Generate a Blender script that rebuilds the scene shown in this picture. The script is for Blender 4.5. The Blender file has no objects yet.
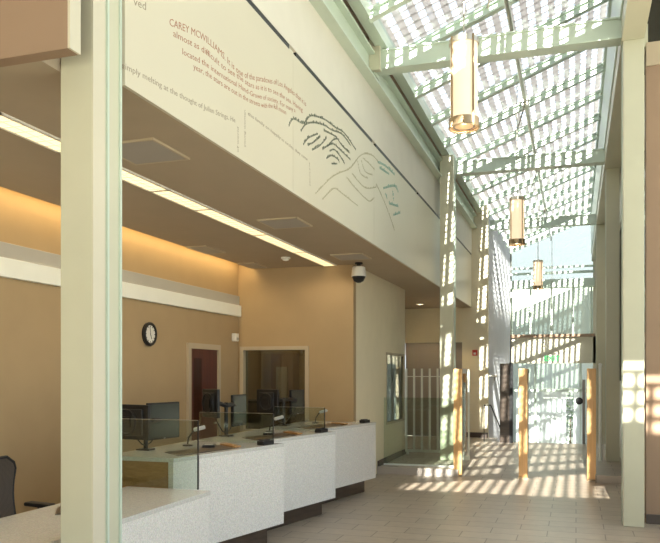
import bpy, bmesh, math, random
from mathutils import Vector, Matrix
random.seed(4)
S = bpy.context.scene
C = S.collection
PI = math.pi

# ------------------------------------------------------------ camera, sky, sun, exposure
cam = bpy.data.cameras.new('camera'); co = bpy.data.objects.new('camera', cam); C.objects.link(co)
co.location = (0, 0, 1.75); co.rotation_euler = (PI/2, 0, math.radians(18.16))
cam.sensor_width = 36; cam.lens = 750/660*36; cam.shift_y = (374-271.5)/660; cam.clip_end = 300
S.camera = co
w = bpy.data.worlds.new('sky'); S.world = w; w.use_nodes = True
bg = w.node_tree.nodes['Background']; bg.inputs[0].default_value = (0.80, 0.88, 1.0, 1); bg.inputs[1].default_value = 0.70
sun = bpy.data.lights.new('sun', 'SUN'); so = bpy.data.objects.new('sun', sun); C.objects.link(so)
sun.energy = 12; sun.angle = math.radians(0.45); sun.color = (1, 0.93, 0.80)
K = 0.60                                      # the sun falls K metres for each metre along the hall
so.rotation_euler = Vector((-.03, 1, -K)).to_track_quat('-Z', 'Y').to_euler()
so.location = (0, -20, 25)
S.view_settings.view_transform = 'Standard'; S.view_settings.look = 'None'
S.view_settings.exposure = 1.38; S.view_settings.gamma = 1; S.view_settings.use_curve_mapping = False

# ------------------------------------------------------------ materials
def nt(name):
    m = bpy.data.materials.new(name); m.use_nodes = True
    t = m.node_tree; return m, t, t.nodes['Principled BSDF']
def paint(name, col, rough=0.6, metal=0, var=0.06, scale=3.0, spec=0.4):
    m, t, b = nt(name)
    n = t.nodes.new('ShaderNodeTexNoise'); n.inputs['Scale'].default_value = scale; n.inputs['Detail'].default_value = 4
    tc = t.nodes.new('ShaderNodeTexCoord'); t.links.new(tc.outputs['Object'], n.inputs['Vector'])
    mx = t.nodes.new('ShaderNodeMix'); mx.data_type = 'RGBA'
    mx.inputs['A'].default_value = tuple(c*(1-var) for c in col)+(1,)
    mx.inputs['B'].default_value = tuple(min(1, c*(1+var)) for c in col)+(1,)
    t.links.new(n.outputs['Fac'], mx.inputs['Factor']); t.links.new(mx.outputs['Result'], b.inputs['Base Color'])
    b.inputs['Roughness'].default_value = rough; b.inputs['Metallic'].default_value = metal
    b.inputs['Specular IOR Level'].default_value = spec
    return m
def glow(name, col, strength, base=(0.9, 0.85, 0.75)):
    m, t, b = nt(name); b.inputs['Base Color'].default_value = base+(1,)
    b.inputs['Emission Color'].default_value = col+(1,); b.inputs['Emission Strength'].default_value = strength
    return m
def glass(name, tint=(0.93, 0.97, 0.95), refl=0.08, rough=0.0):
    m = bpy.data.materials.new(name); m.use_nodes = True; t = m.node_tree; t.nodes.clear()
    o = t.nodes.new('ShaderNodeOutputMaterial'); tr = t.nodes.new('ShaderNodeBsdfTransparent'); gl = t.nodes.new('ShaderNodeBsdfGlossy')
    tr.inputs[0].default_value = tint+(1,); gl.inputs['Roughness'].default_value = rough
    lw = t.nodes.new('ShaderNodeLayerWeight'); lw.inputs[0].default_value = 0.25
    mr = t.nodes.new('ShaderNodeMapRange'); mr.inputs['To Min'].default_value = refl*0.6; mr.inputs['To Max'].default_value = min(1, refl*5)
    mx = t.nodes.new('ShaderNodeMixShader'); t.links.new(lw.outputs['Fresnel'], mr.inputs['Value'])
    t.links.new(mr.outputs[0], mx.inputs[0]); t.links.new(tr.outputs[0], mx.inputs[1]); t.links.new(gl.outputs[0], mx.inputs[2])
    t.links.new(mx.outputs[0], o.inputs[0]); return m
def granite(name, lo, hi, rough=0.25):
    m, t, b = nt(name)
    tc = t.nodes.new('ShaderNodeTexCoord')
    n = t.nodes.new('ShaderNodeTexNoise'); n.inputs['Scale'].default_value = 75; n.inputs['Detail'].default_value = 6; n.inputs['Roughness'].default_value = 0.8
    v = t.nodes.new('ShaderNodeTexVoronoi'); v.inputs['Scale'].default_value = 140
    t.links.new(tc.outputs['Object'], n.inputs[0]); t.links.new(tc.outputs['Object'], v.inputs[0])
    r = t.nodes.new('ShaderNodeValToRGB'); r.color_ramp.elements[0].position = 0.38; r.color_ramp.elements[1].position = 0.6
    r.color_ramp.elements[0].color = lo+(1,); r.color_ramp.elements[1].color = hi+(1,)
    t.links.new(n.outputs['Fac'], r.inputs[0])
    mx = t.nodes.new('ShaderNodeMix'); mx.data_type = 'RGBA'; mx.inputs['Factor'].default_value = 0.18
    t.links.new(r.outputs[0], mx.inputs['A']); t.links.new(v.outputs['Color'], mx.inputs['B'])
    hs = t.nodes.new('ShaderNodeHueSaturation'); hs.inputs['Saturation'].default_value = 0.35
    t.links.new(mx.outputs['Result'], hs.inputs['Color']); t.links.new(hs.outputs[0], b.inputs['Base Color'])
    b.inputs['Roughness'].default_value = rough; return m
def tiles(name, c1, c2, mortar, bw=0.6, rh=0.3, rough=0.38):
    m, t, b = nt(name); tc = t.nodes.new('ShaderNodeTexCoord'); br = t.nodes.new('ShaderNodeTexBrick')
    br.inputs['Scale'].default_value = 1; br.inputs['Brick Width'].default_value = bw; br.inputs['Row Height'].default_value = rh
    br.inputs['Mortar Size'].default_value = 0.006; br.inputs['Mortar Smooth'].default_value = 0.2
    br.inputs['Color1'].default_value = c1+(1,); br.inputs['Color2'].default_value = c2+(1,); br.inputs['Mortar'].default_value = mortar+(1,)
    n = t.nodes.new('ShaderNodeTexNoise'); n.inputs['Scale'].default_value = 9; n.inputs['Detail'].default_value = 7
    t.links.new(tc.outputs['Object'], br.inputs[0]); t.links.new(tc.outputs['Object'], n.inputs[0])
    mr = t.nodes.new('ShaderNodeMapRange'); mr.inputs['To Min'].default_value = 0.82; mr.inputs['To Max'].default_value = 1.15
    t.links.new(n.outputs['Fac'], mr.inputs['Value'])
    mx = t.nodes.new('ShaderNodeVectorMath'); mx.operation = 'SCALE'
    t.links.new(br.outputs['Color'], mx.inputs[0]); t.links.new(mr.outputs[0], mx.inputs['Scale']); t.links.new(mx.outputs[0], b.inputs['Base Color'])
    b.inputs['Roughness'].default_value = rough; return m
def wood(name, c1, c2, scale=(30, 30, 2.0), rough=0.35):
    m, t, b = nt(name); tc = t.nodes.new('ShaderNodeTexCoord'); mp = t.nodes.new('ShaderNodeMapping'); mp.inputs['Scale'].default_value = scale
    n = t.nodes.new('ShaderNodeTexNoise'); n.inputs['Scale'].default_value = 1.0; n.inputs['Detail'].default_value = 5; n.inputs['Distortion'].default_value = 0.6
    r = t.nodes.new('ShaderNodeValToRGB'); r.color_ramp.elements[0].position = 0.3; r.color_ramp.elements[1].position = 0.7
    r.color_ramp.elements[0].color = c1+(1,); r.color_ramp.elements[1].color = c2+(1,)
    t.links.new(tc.outputs['Object'], mp.inputs[0]); t.links.new(mp.outputs[0], n.inputs[0]); t.links.new(n.outputs['Fac'], r.inputs[0])
    t.links.new(r.outputs[0], b.inputs['Base Color']); b.inputs['Roughness'].default_value = rough; return m
def fabric_mesh(name, col):
    m, t, b = nt(name); tc = t.nodes.new('ShaderNodeTexCoord'); wv = t.nodes.new('ShaderNodeTexWave'); wv.inputs['Scale'].default_value = 26; wv.inputs['Distortion'].default_value = 2
    t.links.new(tc.outputs['Object'], wv.inputs[0])
    r = t.nodes.new('ShaderNodeValToRGB'); r.color_ramp.elements[0].color = tuple(c*.4 for c in col)+(1,); r.color_ramp.elements[1].color = col+(1,)
    t.links.new(wv.outputs['Fac'], r.inputs[0]); t.links.new(r.outputs[0], b.inputs['Base Color']); b.inputs['Roughness'].default_value = 0.7; return m
def frosted(name, col, trans=0.55):
    m = bpy.data.materials.new(name); m.use_nodes = True; t = m.node_tree; t.nodes.clear()
    o = t.nodes.new('ShaderNodeOutputMaterial'); d = t.nodes.new('ShaderNodeBsdfDiffuse'); tl = t.nodes.new('ShaderNodeBsdfTranslucent')
    d.inputs[0].default_value = col+(1,); tl.inputs[0].default_value = col+(1,)
    mx = t.nodes.new('ShaderNodeMixShader'); mx.inputs[0].default_value = trans
    t.links.new(d.outputs[0], mx.inputs[1]); t.links.new(tl.outputs[0], mx.inputs[2]); t.links.new(mx.outputs[0], o.inputs[0]); return m

M = dict(
 green=paint('pale_green_steel', (0.57, 0.66, 0.57), 0.35), column=paint('pale_green_column', (0.58, 0.57, 0.44), 0.4),
 beige=paint('beige_plaster', (0.80, 0.73, 0.55), 0.75), tan=paint('tan_plaster', (0.44, 0.32, 0.18), 0.75),
 brown=paint('brown_plaster', (0.33, 0.225, 0.155), 0.75), cream=paint('cream_panel', (0.64, 0.595, 0.475), 0.35, var=0.04, scale=0.8),
 white=paint('white_plaster', (0.74, 0.71, 0.63), 0.7), ceiling=paint('ceiling_paint', (0.44, 0.36, 0.265), 0.8),
 frame=paint('frame_paint', (0.50, 0.42, 0.30), 0.5), trimdark=paint('dark_base_tile', (0.09, 0.07, 0.06), 0.4),
 corr=paint('corrugated_white', (0.80, 0.81, 0.85), 0.45), corr2=paint('corrugated_outside', (0.36, 0.39, 0.37), 0.6),
 floor=tiles('floor_tiles', (0.39, 0.33, 0.265), (0.34, 0.285, 0.23), (0.15, 0.125, 0.10)),
 curb=paint('pale_curb_stone', (0.45, 0.40, 0.36), 0.5),
 granite=granite('granite_front', (0.68, 0.63, 0.555), (0.93, 0.885, 0.81)), top=granite('granite_top', (0.58, 0.55, 0.46), (0.70, 0.67, 0.58), 0.12),
 kick=wood('dark_kick', (0.05, 0.035, 0.025), (0.09, 0.065, 0.05), (3, 3, 20)),
 wood=wood('honey_wood', (0.33, 0.17, 0.06), (0.45, 0.25, 0.10), (8, 8, 30)),
 post=wood('maple_post', (0.62, 0.36, 0.14), (0.78, 0.48, 0.22), (25, 25, 1.5)),
 door=wood('mahogany_door', (0.075, 0.02, 0.012), (0.13, 0.035, 0.02), (30, 30, 1.5), 0.3),
 black=paint('black_plastic', (0.012, 0.012, 0.014), 0.45), dark=paint('charcoal_plastic', (0.018, 0.018, 0.02), 0.45),
 screen=paint('dull_screen', (0.06, 0.068, 0.06), 0.2, var=0.1, scale=1), grey=paint('grey_plastic', (0.42, 0.42, 0.40), 0.4),
 metal=paint('brushed_metal', (0.55, 0.52, 0.46), 0.3, 0.9), bronze=paint('bronze_metal', (0.36, 0.27, 0.17), 0.3, 0.8),
 rail=paint('pale_rail', (0.86, 0.90, 0.86), 0.35), picket=paint('white_picket', (0.78, 0.80, 0.74), 0.35),
 whitep=paint('white_plastic', (0.80, 0.78, 0.72), 0.4), diffuser=paint('grey_diffuser', (0.40, 0.37, 0.34), 0.6),
 red=paint('red_plastic', (0.55, 0.06, 0.04), 0.4), shutter=paint('grey_shutter', (0.27, 0.24, 0.21), 0.5),
 gtext=glow('exit_green', (0.10, 0.75, 0.25), .4, (0.1, 0.5, 0.2)),
 pane=glass('clear_glass', (0.94, 0.97, 0.95), 0.05), screeng=glass('counter_glass', (0.86, 0.91, 0.87), 0.09),
 endpane=glass('tinted_end_glass', (0.80, 0.84, 0.80), 0.06),
 gable=glass('tinted_gable_glass', (0.48, 0.52, 0.56), 0.05),
 darkg=glass('dark_glass', (0.10, 0.12, 0.11), 0.09), roofg=glass('skylight_glass', (0.92, 0.95, 0.97), 0.03),
 wing=glass('window_glass', (0.72, 0.74, 0.68), 0.10),
 slat=frosted('sunshade_white', (0.68, 0.64, 0.63), 0.5), lampglass=glow('lamp_glass', (1.0, 0.74, 0.48), .34, (0.6, 0.5, 0.38)),
 strip=glow('strip_diffuser', (1.0, 0.72, 0.36), .6), tube=glow('cove_tube', (1.0, 0.66, 0.24), 3), down=glow('downlight_lens', (1.0, 0.8, 0.5), 4),
 tred=paint('red_lettering', (0.36, 0.15, 0.085), 0.6), tgrey=paint('grey_lettering', (0.30, 0.25, 0.18), 0.6),
 tdark=paint('dark_green_lettering', (0.09, 0.12, 0.09), 0.6), tolive=paint('olive_lettering', (0.46, 0.42, 0.27), 0.6), tteal=paint('teal_lettering', (0.22, 0.42, 0.36), 0.6),
 mesh=fabric_mesh('chair_mesh', (0.13, 0.10, 0.08)), leaf=paint('leaf_green', (0.10, 0.20, 0.06), 0.6, var=.3), bark=paint('bark', (0.12, .08, .05), .8),
 asphalt=paint('paving_outside', (0.62, 0.58, 0.50), .8),
)

# ------------------------------------------------------------ mesh helpers
class MB:
    def __init__(s): s.b = bmesh.new()
    def box(s, x0, x1, y0, y1, z0, z1, bev=0):
        m = Matrix.Translation(((x0+x1)/2, (y0+y1)/2, (z0+z1)/2)) @ Matrix.Diagonal((abs(x1-x0), abs(y1-y0), abs(z1-z0), 1))
        r = bmesh.ops.create_cube(s.b, size=1, matrix=m)
        if bev:
            es = list({e for v in r['verts'] for e in v.link_edges})
            bmesh.ops.bevel(s.b, geom=es, offset=bev, segments=2, affect='EDGES', profile=0.5)
        return s
    def prism(s, pts, z0, z1):
        a = [s.b.verts.new((x, y, z0)) for x, y in pts]; b = [s.b.verts.new((x, y, z1)) for x, y in pts]; n = len(pts)
        s.b.faces.new(a[::-1]); s.b.faces.new(b)
        for i in range(n): s.b.faces.new((a[i], a[(i+1) % n], b[(i+1) % n], b[i]))
        return s
    def hull8(s, lo, hi):                     # lo, hi: 4 points each
        a = [s.b.verts.new(p) for p in lo]; b = [s.b.verts.new(p) for p in hi]
        s.b.faces.new(a[::-1]); s.b.faces.new(b)
        for i in range(4): s.b.faces.new((a[i], a[(i+1) % 4], b[(i+1) % 4], b[i]))
        return s
    def cyl(s, p, q, r, r2=None, n=16):
        p, q = Vector(p), Vector(q); d = q-p
        m = Matrix.Translation((p+q)/2) @ d.to_track_quat('Z', 'Y').to_matrix().to_4x4()
        bmesh.ops.create_cone(s.b, cap_ends=True, segments=n, radius1=r, radius2=r if r2 is None else r2, depth=d.length, matrix=m); return s
    def tube(s, pts, r, n=8):
        for a, b in zip(pts, pts[1:]): s.cyl(a, b, r, n=n)
        for a in pts[1:-1]: bmesh.ops.create_icosphere(s.b, subdivisions=1, radius=r, matrix=Matrix.Translation(a))
        return s
    def ring(s, c, R, r, axis='Z', n=32):     # flat ring band
        c = Vector(c); k = 8; rows = []
        for i in range(n):
            a = 2*PI*i/n; row = []
            for j in range(k):
                t = 2*PI*j/k; rr = R+r*math.cos(t); z = r*math.sin(t)
                v = Vector((rr*math.cos(a), rr*math.sin(a), z))
                if axis == 'X': v = Vector((v.z, v.x, v.y))
                row.append(s.b.verts.new(c+v))
            rows.append(row)
        for i in range(n):
            for j in range(k):
                s.b.faces.new((rows[i][j], rows[(i+1) % n][j], rows[(i+1) % n][(j+1) % k], rows[i][(j+1) % k]))
        return s
    def lathe(s, prof, c=(0, 0, 0), n=24):
        rows = [[s.b.verts.new((c[0]+r*math.cos(2*PI*i/n), c[1]+r*math.sin(2*PI*i/n), c[2]+z)) for i in range(n)] for r, z in prof]
        for a, b in zip(rows, rows[1:]):
            for i in range(n): s.b.faces.new((a[i], a[(i+1) % n], b[(i+1) % n], b[i]))
        s.b.faces.new(rows[0][::-1]); s.b.faces.new(rows[-1]); return s
    def xf(s, m): s.b.transform(m); return s
def obj(name, mb, mat, parent=None, smooth=False):
    bmesh.ops.recalc_face_normals(mb.b, faces=mb.b.faces)
    me = bpy.data.meshes.new(name); mb.b.to_mesh(me); mb.b.free()
    if smooth:
        for p in me.polygons: p.use_smooth = True
        me.set_sharp_from_angle(angle=0.7)
    me.materials.append(M[mat]); o = bpy.data.objects.new(name, me); C.objects.link(o)
    if parent:
        o.parent = parent
        if parent.type == 'MESH' or parent.parent: pass
        if 'origin' not in parent and parent.location.length > 0 and parent.get('_w'): pass
    return o
def part(name, mb, mat, root, smooth=False):  # coordinates are the thing's own
    return obj(name, mb, mat, root, smooth)
def wpart(name, mb, mat, root, smooth=False): # coordinates are the room's
    mb.xf(Matrix.Translation(-root.location)); return obj(name, mb, mat, root, smooth)
def thing(name, label, cat, loc=(0, 0, 0), rz=0, group=None):
    o = bpy.data.objects.new(name, None); C.objects.link(o); o.empty_display_size = 0.1
    o.location = loc; o.rotation_euler = (0, 0, rz); return tag(o, label, cat, group)
def tag(o, label, cat, group=None):
    o['label'] = label; o['category'] = cat
    if group: o['group'] = group
    return o
def struct(name, mb, mat, label=None):
    o = obj(name, mb, mat); o['kind'] = 'structure'
    if label: o['label'] = label; o['category'] = name.split('_')[0]
    return o
def copy_tree(o, parent=None):
    c = o.copy(); C.objects.link(c)
    if parent: c.parent = parent
    for ch in list(o.children): copy_tree(ch, c)
    return c

# ------------------------------------------------------------ the setting
B = lambda *a: MB().box(*a)
YE = 27.0
struct('floor', B(-8, 3.2, -6, 12.8, -0.2, 0), 'floor', 'grey brown rectangular tile floor of the lobby')
m = MB().box(-6, -1.9, 12.8, 19.5, -0.2, 0.12)
struct('floor_platform_left', m, 'floor', 'raised tiled platform behind the white picket fence')
struct('floor_platform_right', B(0.3, 3.2, 12.8, 18.6, -0.2, 0.12), 'floor', 'raised tiled platform beside the right gate post')
m = MB(); m.hull8([(-1.9, 12.8, -.2), (.3, 12.8, -.2), (.3, 15.0, -.2), (-1.9, 15.0, -.2)], [(-1.9, 12.8, 0), (.3, 12.8, 0), (.3, 15.0, .12), (-1.9, 15.0, .12)])
m.box(-1.9, .3, 15.0, 18.45, -.2, .12)
struct('floor_ramp', m, 'floor', 'tiled ramp rising between the gate posts')
m = MB(); m.hull8([(-2.2, 18.45, -.4), (.9, 18.45, -.4), (.9, 27, -1.4), (-2.2, 27, -1.4)], [(-2.2, 18.45, .12), (.9, 18.45, .12), (.9, 27, -1.1), (-2.2, 27, -1.1)])
struct('floor_descent', m, 'floor')
struct('trim_1', B(-3.32, -1.9, 12.77, 12.8, 0.0, 0.125), 'curb', 'pale nosing along the left platform edge')
struct('trim_2', B(0.32, 3.2, 12.77, 12.8, 0.0, 0.125), 'curb', 'pale nosing along the right platform edge')
# office soffit ceiling with a light cove along the left wall, and recess ceiling
struct('ceiling', MB().box(-5.02, -2.578, 3.86, 19.5, 3.47, 3.62).box(-5.02, -2.79, 3.42, 3.86, 3.47, 3.62), 'ceiling', 'tan painted lowered ceiling over the service counters')
struct('ceiling_cove', MB().box(-5.5, -4.9, 3.42, 11.5, 3.9, 3.96), 'ceiling')
struct('trim_3', B(-5.02, -4.98, 3.42, 11.3, 3.62, 3.72), 'ceiling')
struct('wall_left', B(-5.5, -5.3, -6, 11.3, 0, 3.96), 'tan', 'tan office wall behind the counters with the clock')
m = MB().box(-5.5, -5.22, 11.3, 11.45, 0, 3.47).box(-4.08, -3.32, 11.3, 11.45, 0, 3.47).box(-5.22, -4.08, 11.3, 11.45, 2.17, 3.9).box(-5.22, -4.08, 11.3, 11.45, 0, 0.8)
m.box(-5.5, -5.22, 11.3, 11.45, 3.47, 3.96)
struct('wall_office_end', m, 'tan', 'tan wall at the end of the office with a wide window')
m = MB().box(-3.37, -3.32, 11.452, 13.43, 0.0, 3.47).box(-3.37, -3.32, 14.98, 15.04, 0.0, 3.47).box(-3.37, -3.32, 13.43, 14.98, 2.15, 3.47).box(-3.37, -3.32, 13.43, 14.98, 0, 0.81)
m.box(-3.6, -3.37, 14.98, 15.04, 0.1, 3.47)
struct('wall_corridor', m, 'beige', 'pale beige wall beside the picket fence with a side window')
struct('baseboard_corridor', B(-3.32, -3.30, 12.8, 15.04, .12, .22), 'trimdark')
# room behind the interior window
struct('wall_back_room', MB().box(-6.5, -3.6, 15.0, 15.1, 0, 3.4).box(-6.6, -6.5, 11.45, 15.1, 0, 3.4).box(-6.5, -3.4, 11.45, 15.1, 3.4, 3.45), 'tan')
# recess behind the fence
m = MB().box(-4.4, -4.3, 15.04, 19.5, 0, 3.47).box(-2.8, -2.14, 19.5, 19.65, -.3, 6.2).box(-4.4, -2.8, 19.5, 19.65, 2.57, 6.2).box(-4.4, -3.37, 14.98, 15.04, 0, 3.47)
struct('wall_recess', m, 'beige', 'beige end wall behind the fence with a grey shutter opening')
struct('door_1', MB().box(-4.3, -2.8, 19.56, 19.62, .12, 2.25).box(-4.3, -2.8, 19.52, 19.6, 2.25, 2.57), 'shutter', 'grey roll shutter door in the end recess')
struct('baseboard_recess', MB().box(-2.8, -2.14, 19.47, 19.5, .12, .25), 'trimdark')
# fascia over the counters: lettered cream panels below a reveal, plain plaster above
Ys = [3.86, 6.65, 9.65, 12.5, 15.6, 19.5]
for i, (a, b) in enumerate(zip(Ys, Ys[1:])):
    struct('wall_fascia_panel' if i == 0 else 'wall_fascia_panel.%03d' % i, B(-2.575, -2.55, a+.001, b-.001, 3.47, 4.79), 'cream', None)
struct('wall_fascia', MB().box(-2.75, -2.578, 3.86, 19.5, 3.62, 4.79).box(-2.75, -2.58, 3.86, 19.5, 4.79, 4.84).box(-2.75, -2.55, 3.86, 19.5, 4.84, 6.15), 'white', 'pale plaster wall above the lettered band')
for i, (a, b) in enumerate(zip(Ys, Ys[1:])):
    struct('trim_reveal' if i == 0 else 'trim_reveal.%03d' % i, B(-2.585, -2.553, a+.09, b-.09, 4.795, 4.838), 'black')
struct('wall_bulkhead', MB().box(-8, -2.55, 3.33, 3.42, 3.47, 8), 'brown', 'brown painted bulkhead at the upper left')
struct('trim_bulkhead', MB().box(-2.55, -2.535, 3.33, 3.42, 3.47, 7.5), 'cream')
# right side
struct('wall_right', MB().box(0.78, 3.2, 9.5, 9.65, 0, 5.35), 'brown', 'brown painted wall beside the right column')
struct('trim_4', MB().box(0.78, 3.2, 9.47, 9.65, 5.35, 5.62), 'ceiling')
struct('window_1', MB().box(0.78, 3.2, 9.55, 9.62, 5.62, 8), 'darkg')
struct('wall_upper_dark', MB().box(0.78, 3.2, 9.66, 9.76, 5.35, 8), 'black')  # black sheet stands in for the unlit void above the wall
struct('baseboard_right', MB().box(0.78, 1.28, 9.475, 9.5, 0, .11).box(1.285, 3.2, 9.475, 9.5, 0, .11), 'trimdark')
m = MB().box(0.82, 0.95, 9.65, 10.1, 0, 5.6).box(0.82, 0.95, 9.65, 27, 0, 1.62).box(.82, .95, 9.65, 27, 4.7, 5.6).box(.82, .95, 17.0, 27, 1.62, 4.7)
struct('wall_right_far', m, 'column', 'pale green wall behind the right columns')
struct('window_2', MB().box(.86, .88, 10.1, 17, 1.62, 4.7), 'darkg')
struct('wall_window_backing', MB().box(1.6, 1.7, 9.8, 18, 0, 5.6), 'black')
struct('wall_clerestory', MB().box(.48, .60, 4, 27, 5.85, 7.2), 'green', 'pale green wall above the long right beam')
m = MB().box(3.1, 3.2, -6, 9.5, 7.2, 8).box(3.1, 3.2, -6, 9.5, 0, .1)
for k in range(8): m.box(3.1, 3.2, -6+2.2*k-.05, -6+2.2*k+.05, .1, 7.2)
struct('wall_right_near', m, 'white')
struct('window_fill_right', MB().box(3.14, 3.16, -6, 9.5, .1, 7.2), 'pane')  # unseen glazing added on the right to let in fill light
m = MB().box(-8, 3.2, -6.2, -6, 3.1, 8).box(-8, 3.2, -6.2, -6, 0, .15)
for k in range(8): m.box(-8+1.6*k-.05, -8+1.6*k+.05, -6.2, -6, .15, 3.1)
struct('wall_behind', m, 'white')
struct('window_fill_rear', MB().box(-8, 3.2, -6.11, -6.09, .15, 3.1), 'pane')  # glazed rear wall, unseen, added to brighten the hall
struct('wall_left_near', MB().box(-8.1, -8, -6, 3.4, 3.5, 8).box(-8.1, -8, 2.5, 3.4, 0, 3.5), 'white')
struct('window_fill_left', MB().box(-8.06, -8.04, -6, 2.5, 0, 3.5), 'pane')  # unseen left glazing, added for more fill
# unseen roof over entrance and right aisle, its edges placed to shape sun patches
struct('ceiling_entrance', MB().box(-8, 3.2, -6.2, -1.43, 7.45, 7.55).box(-8, -2.28, -1.43, 3.42, 7.45, 7.55).box(1.86, 1.94, -1.43, 9.65, 7.45, 7.55).box(.62, 1.9, -.06, 9.65, 7.45, 7.55), 'white')
struct('window_fill_roof', MB().box(1.94, 3.2, -1.43, 9.65, 7.49, 7.51), 'pane')  # unseen glass roof strip added so sunlight bounces in from the right
struct('ceiling_right_aisle', MB().box(.6, 3.2, 9.65, 27.2, 5.6, 5.7), 'white')
struct('ceiling_left_roof', MB().box(-6.7, -2.35, 3.4, 27.2, 6.15, 6.25), 'white')
# far left wall of white ribbed boards
m = MB()
y = 19.65
while y < YE:
    m.box(-2.24, -2.20, y, y+.17, -1.3, 6.1); m.box(-2.24, -2.185, y+.17, y+.20, -1.3, 6.1); y += .2
struct('wall_ribbed', m, 'corr', 'white vertically ribbed wall at the far left end')
# far end wall
struct('wall_end', MB().box(-2.6, 1, YE, YE+.15, 2.12, 3.02).box(-2.6, -2.15, YE, YE+.15, -1.3, 6.2).box(.55, 1, YE, YE+.15, -1.3, 7.3), 'cream', 'cream lintel wall above the far doors')
struct('trim_5', MB().box(-2.2, .6, YE-.1, YE+.1, 3.02, 3.12), 'brown')
struct('trim_6', MB().box(-2.2, .6, YE-.2, YE+.15, 4.72, 5.0).box(-2.2, .6, YE-.05, YE+.05, 5.2, 5.28).box(-2.2, .6, YE-.05, YE+.05, 5.4, 5.46), 'green', 'green steel beam and rails across the far gable')
m = MB()
for x in [-2.15, -1.5, -.8, -.1, .5]: m.box(x-.03, x+.03, YE-.03, YE+.06, 3.1, 4.75)
struct('window_3', m, 'green', 'far upper window frame')
struct('window_4', MB().box(-2.2, .6, YE+.01, YE+.03, 3.1, 4.75), 'endpane')
m = MB(); m.hull8([(-2.2, YE, 5.0), (.55, YE, 5.0), (.55, YE+.02, 5.0), (-2.2, YE+.02, 5.0)], [(-2.2, YE, 6.0), (.55, YE, 7.05), (.55, YE+.02, 7.05), (-2.2, YE+.02, 6.0)])
struct('window_5', m, 'gable')
struct('window_6', MB().box(-2.2, .6, YE+.01, YE+.03, -1.1, 2.12), 'pane')
m = MB()
for x in [-1.35, .15]: m.box(x-.035, x+.035, YE-.03, YE+.06, -1.1, 2.12)
m.box(-2.2, .6, YE-.03, YE+.06, 1.14, 1.22)
struct('window_7', m, 'green')

# ------------------------------------------------------------ skylight
ZL, ZR = 6.06, 7.1; SL = (ZR-ZL)/2.66
def rz(x): return ZL+(x+2.2)*SL
sky = thing('skylight', 'long sloping glass skylight with pale green rafters over the hall', 'skylight', (-0.9, 13.5, 6.5))
def slab(y0, y1, x0, x1, dz0, dz1):
    m = MB(); m.hull8([(x0, y0, rz(x0)+dz0), (x1, y0, rz(x1)+dz0), (x1, y1, rz(x1)+dz0), (x0, y1, rz(x0)+dz0)],
                      [(x0, y0, rz(x0)+dz1), (x1, y0, rz(x1)+dz1), (x1, y1, rz(x1)+dz1), (x0, y1, rz(x0)+dz1)]); return m
for k in range(-10, 10):
    yy = 15+1.3*k
    m = slab(yy-.05, yy+.05, -2.3, .5, -.03, 0); n = slab(yy-.012, yy+.012, -2.3, .5, -.11, -.03); n2 = slab(yy-.05, yy+.05, -2.3, .5, -.14, -.11)
    for q in (n, n2):
        me = bpy.data.meshes.new('t'); q.b.to_mesh(me); m.b.from_mesh(me); bpy.data.meshes.remove(me)
    wpart('rafter', m, 'green', sky)
    if k < 9: wpart('glass_pane', slab(yy+.02, yy+1.28, -2.3, .5, .005, .02), 'roofg', sky)
wpart('eave_rail', MB().box(-2.42, -2.28, -1.2, YE, 5.9, 6.09), 'green', sky)
wpart('ridge_rail', MB().box(.44, .62, 4, YE, 7.0, 7.25), 'green', sky)
wpart('sun_blocker', slab(1.75, 2.25, -2.4, .6, .03, .1), 'white', sky)  # unseen board added to shade a band across the floor sunlight
wpart('conduit', MB().cyl((-.82, 4, 6.37), (-.82, YE-.1, 6.37), .03), 'metal', sky, True)
for yy in (8.6, 13.2, 17.5, 22): m = MB(); m.cyl((-.82, yy, 6.37), (-.98, yy+.25, 6.0), .012); m.box(-.88, -.76, yy-.08, yy+.08, 6.32, 6.42); wpart('bracket', m, 'metal', sky)
# sunshade grid above the glass
sh = tag(obj('sunshade_screen', MB(), 'slat'), 'white slatted sunshade screen above the skylight glass', 'sunshade')
def strips(mb, x0, x1, y0, y1):
    for (lx, hx, ly, hy) in ((x0, x1, y0, y1),):
        a = [mb.verts.new((x, y, rz(x)+.30+t)) for t in (0, .012) for x, y in ((lx, ly), (hx, ly), (hx, hy), (lx, hy))]
        for f in ((3, 2, 1, 0), (4, 5, 6, 7), (0, 1, 5, 4), (1, 2, 6, 5), (2, 3, 7, 6), (3, 0, 4, 7)): mb.faces.new([a[i] for i in f])
bm = bmesh.new(); x = -2.42
while x < .62: strips(bm, x, x+.09, -1.2, YE+.5); x += .185
y = -1.2
while y < YE+.5: strips(bm, -2.42, .62, y, y+.04); y += .2
bm.to_mesh(sh.data); bm.free(); sh.data.materials[0] = M['slat']
# unseen aisle opening and grid, added to cast sun spots at the right
m = MB(); x = .52
while x < 1.9: m.box(x, x+.075, -1.43, -.06, 7.32, 7.34); x += .19
y = -1.43
while y < -.1: m.box(.5, 1.9, y, y+.12, 7.34, 7.36); y += .33
tag(obj('aisle_spot_grid', m, 'slat'), 'unseen white grid added over the right aisle to cast sun spots', 'sunshade')

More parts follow.
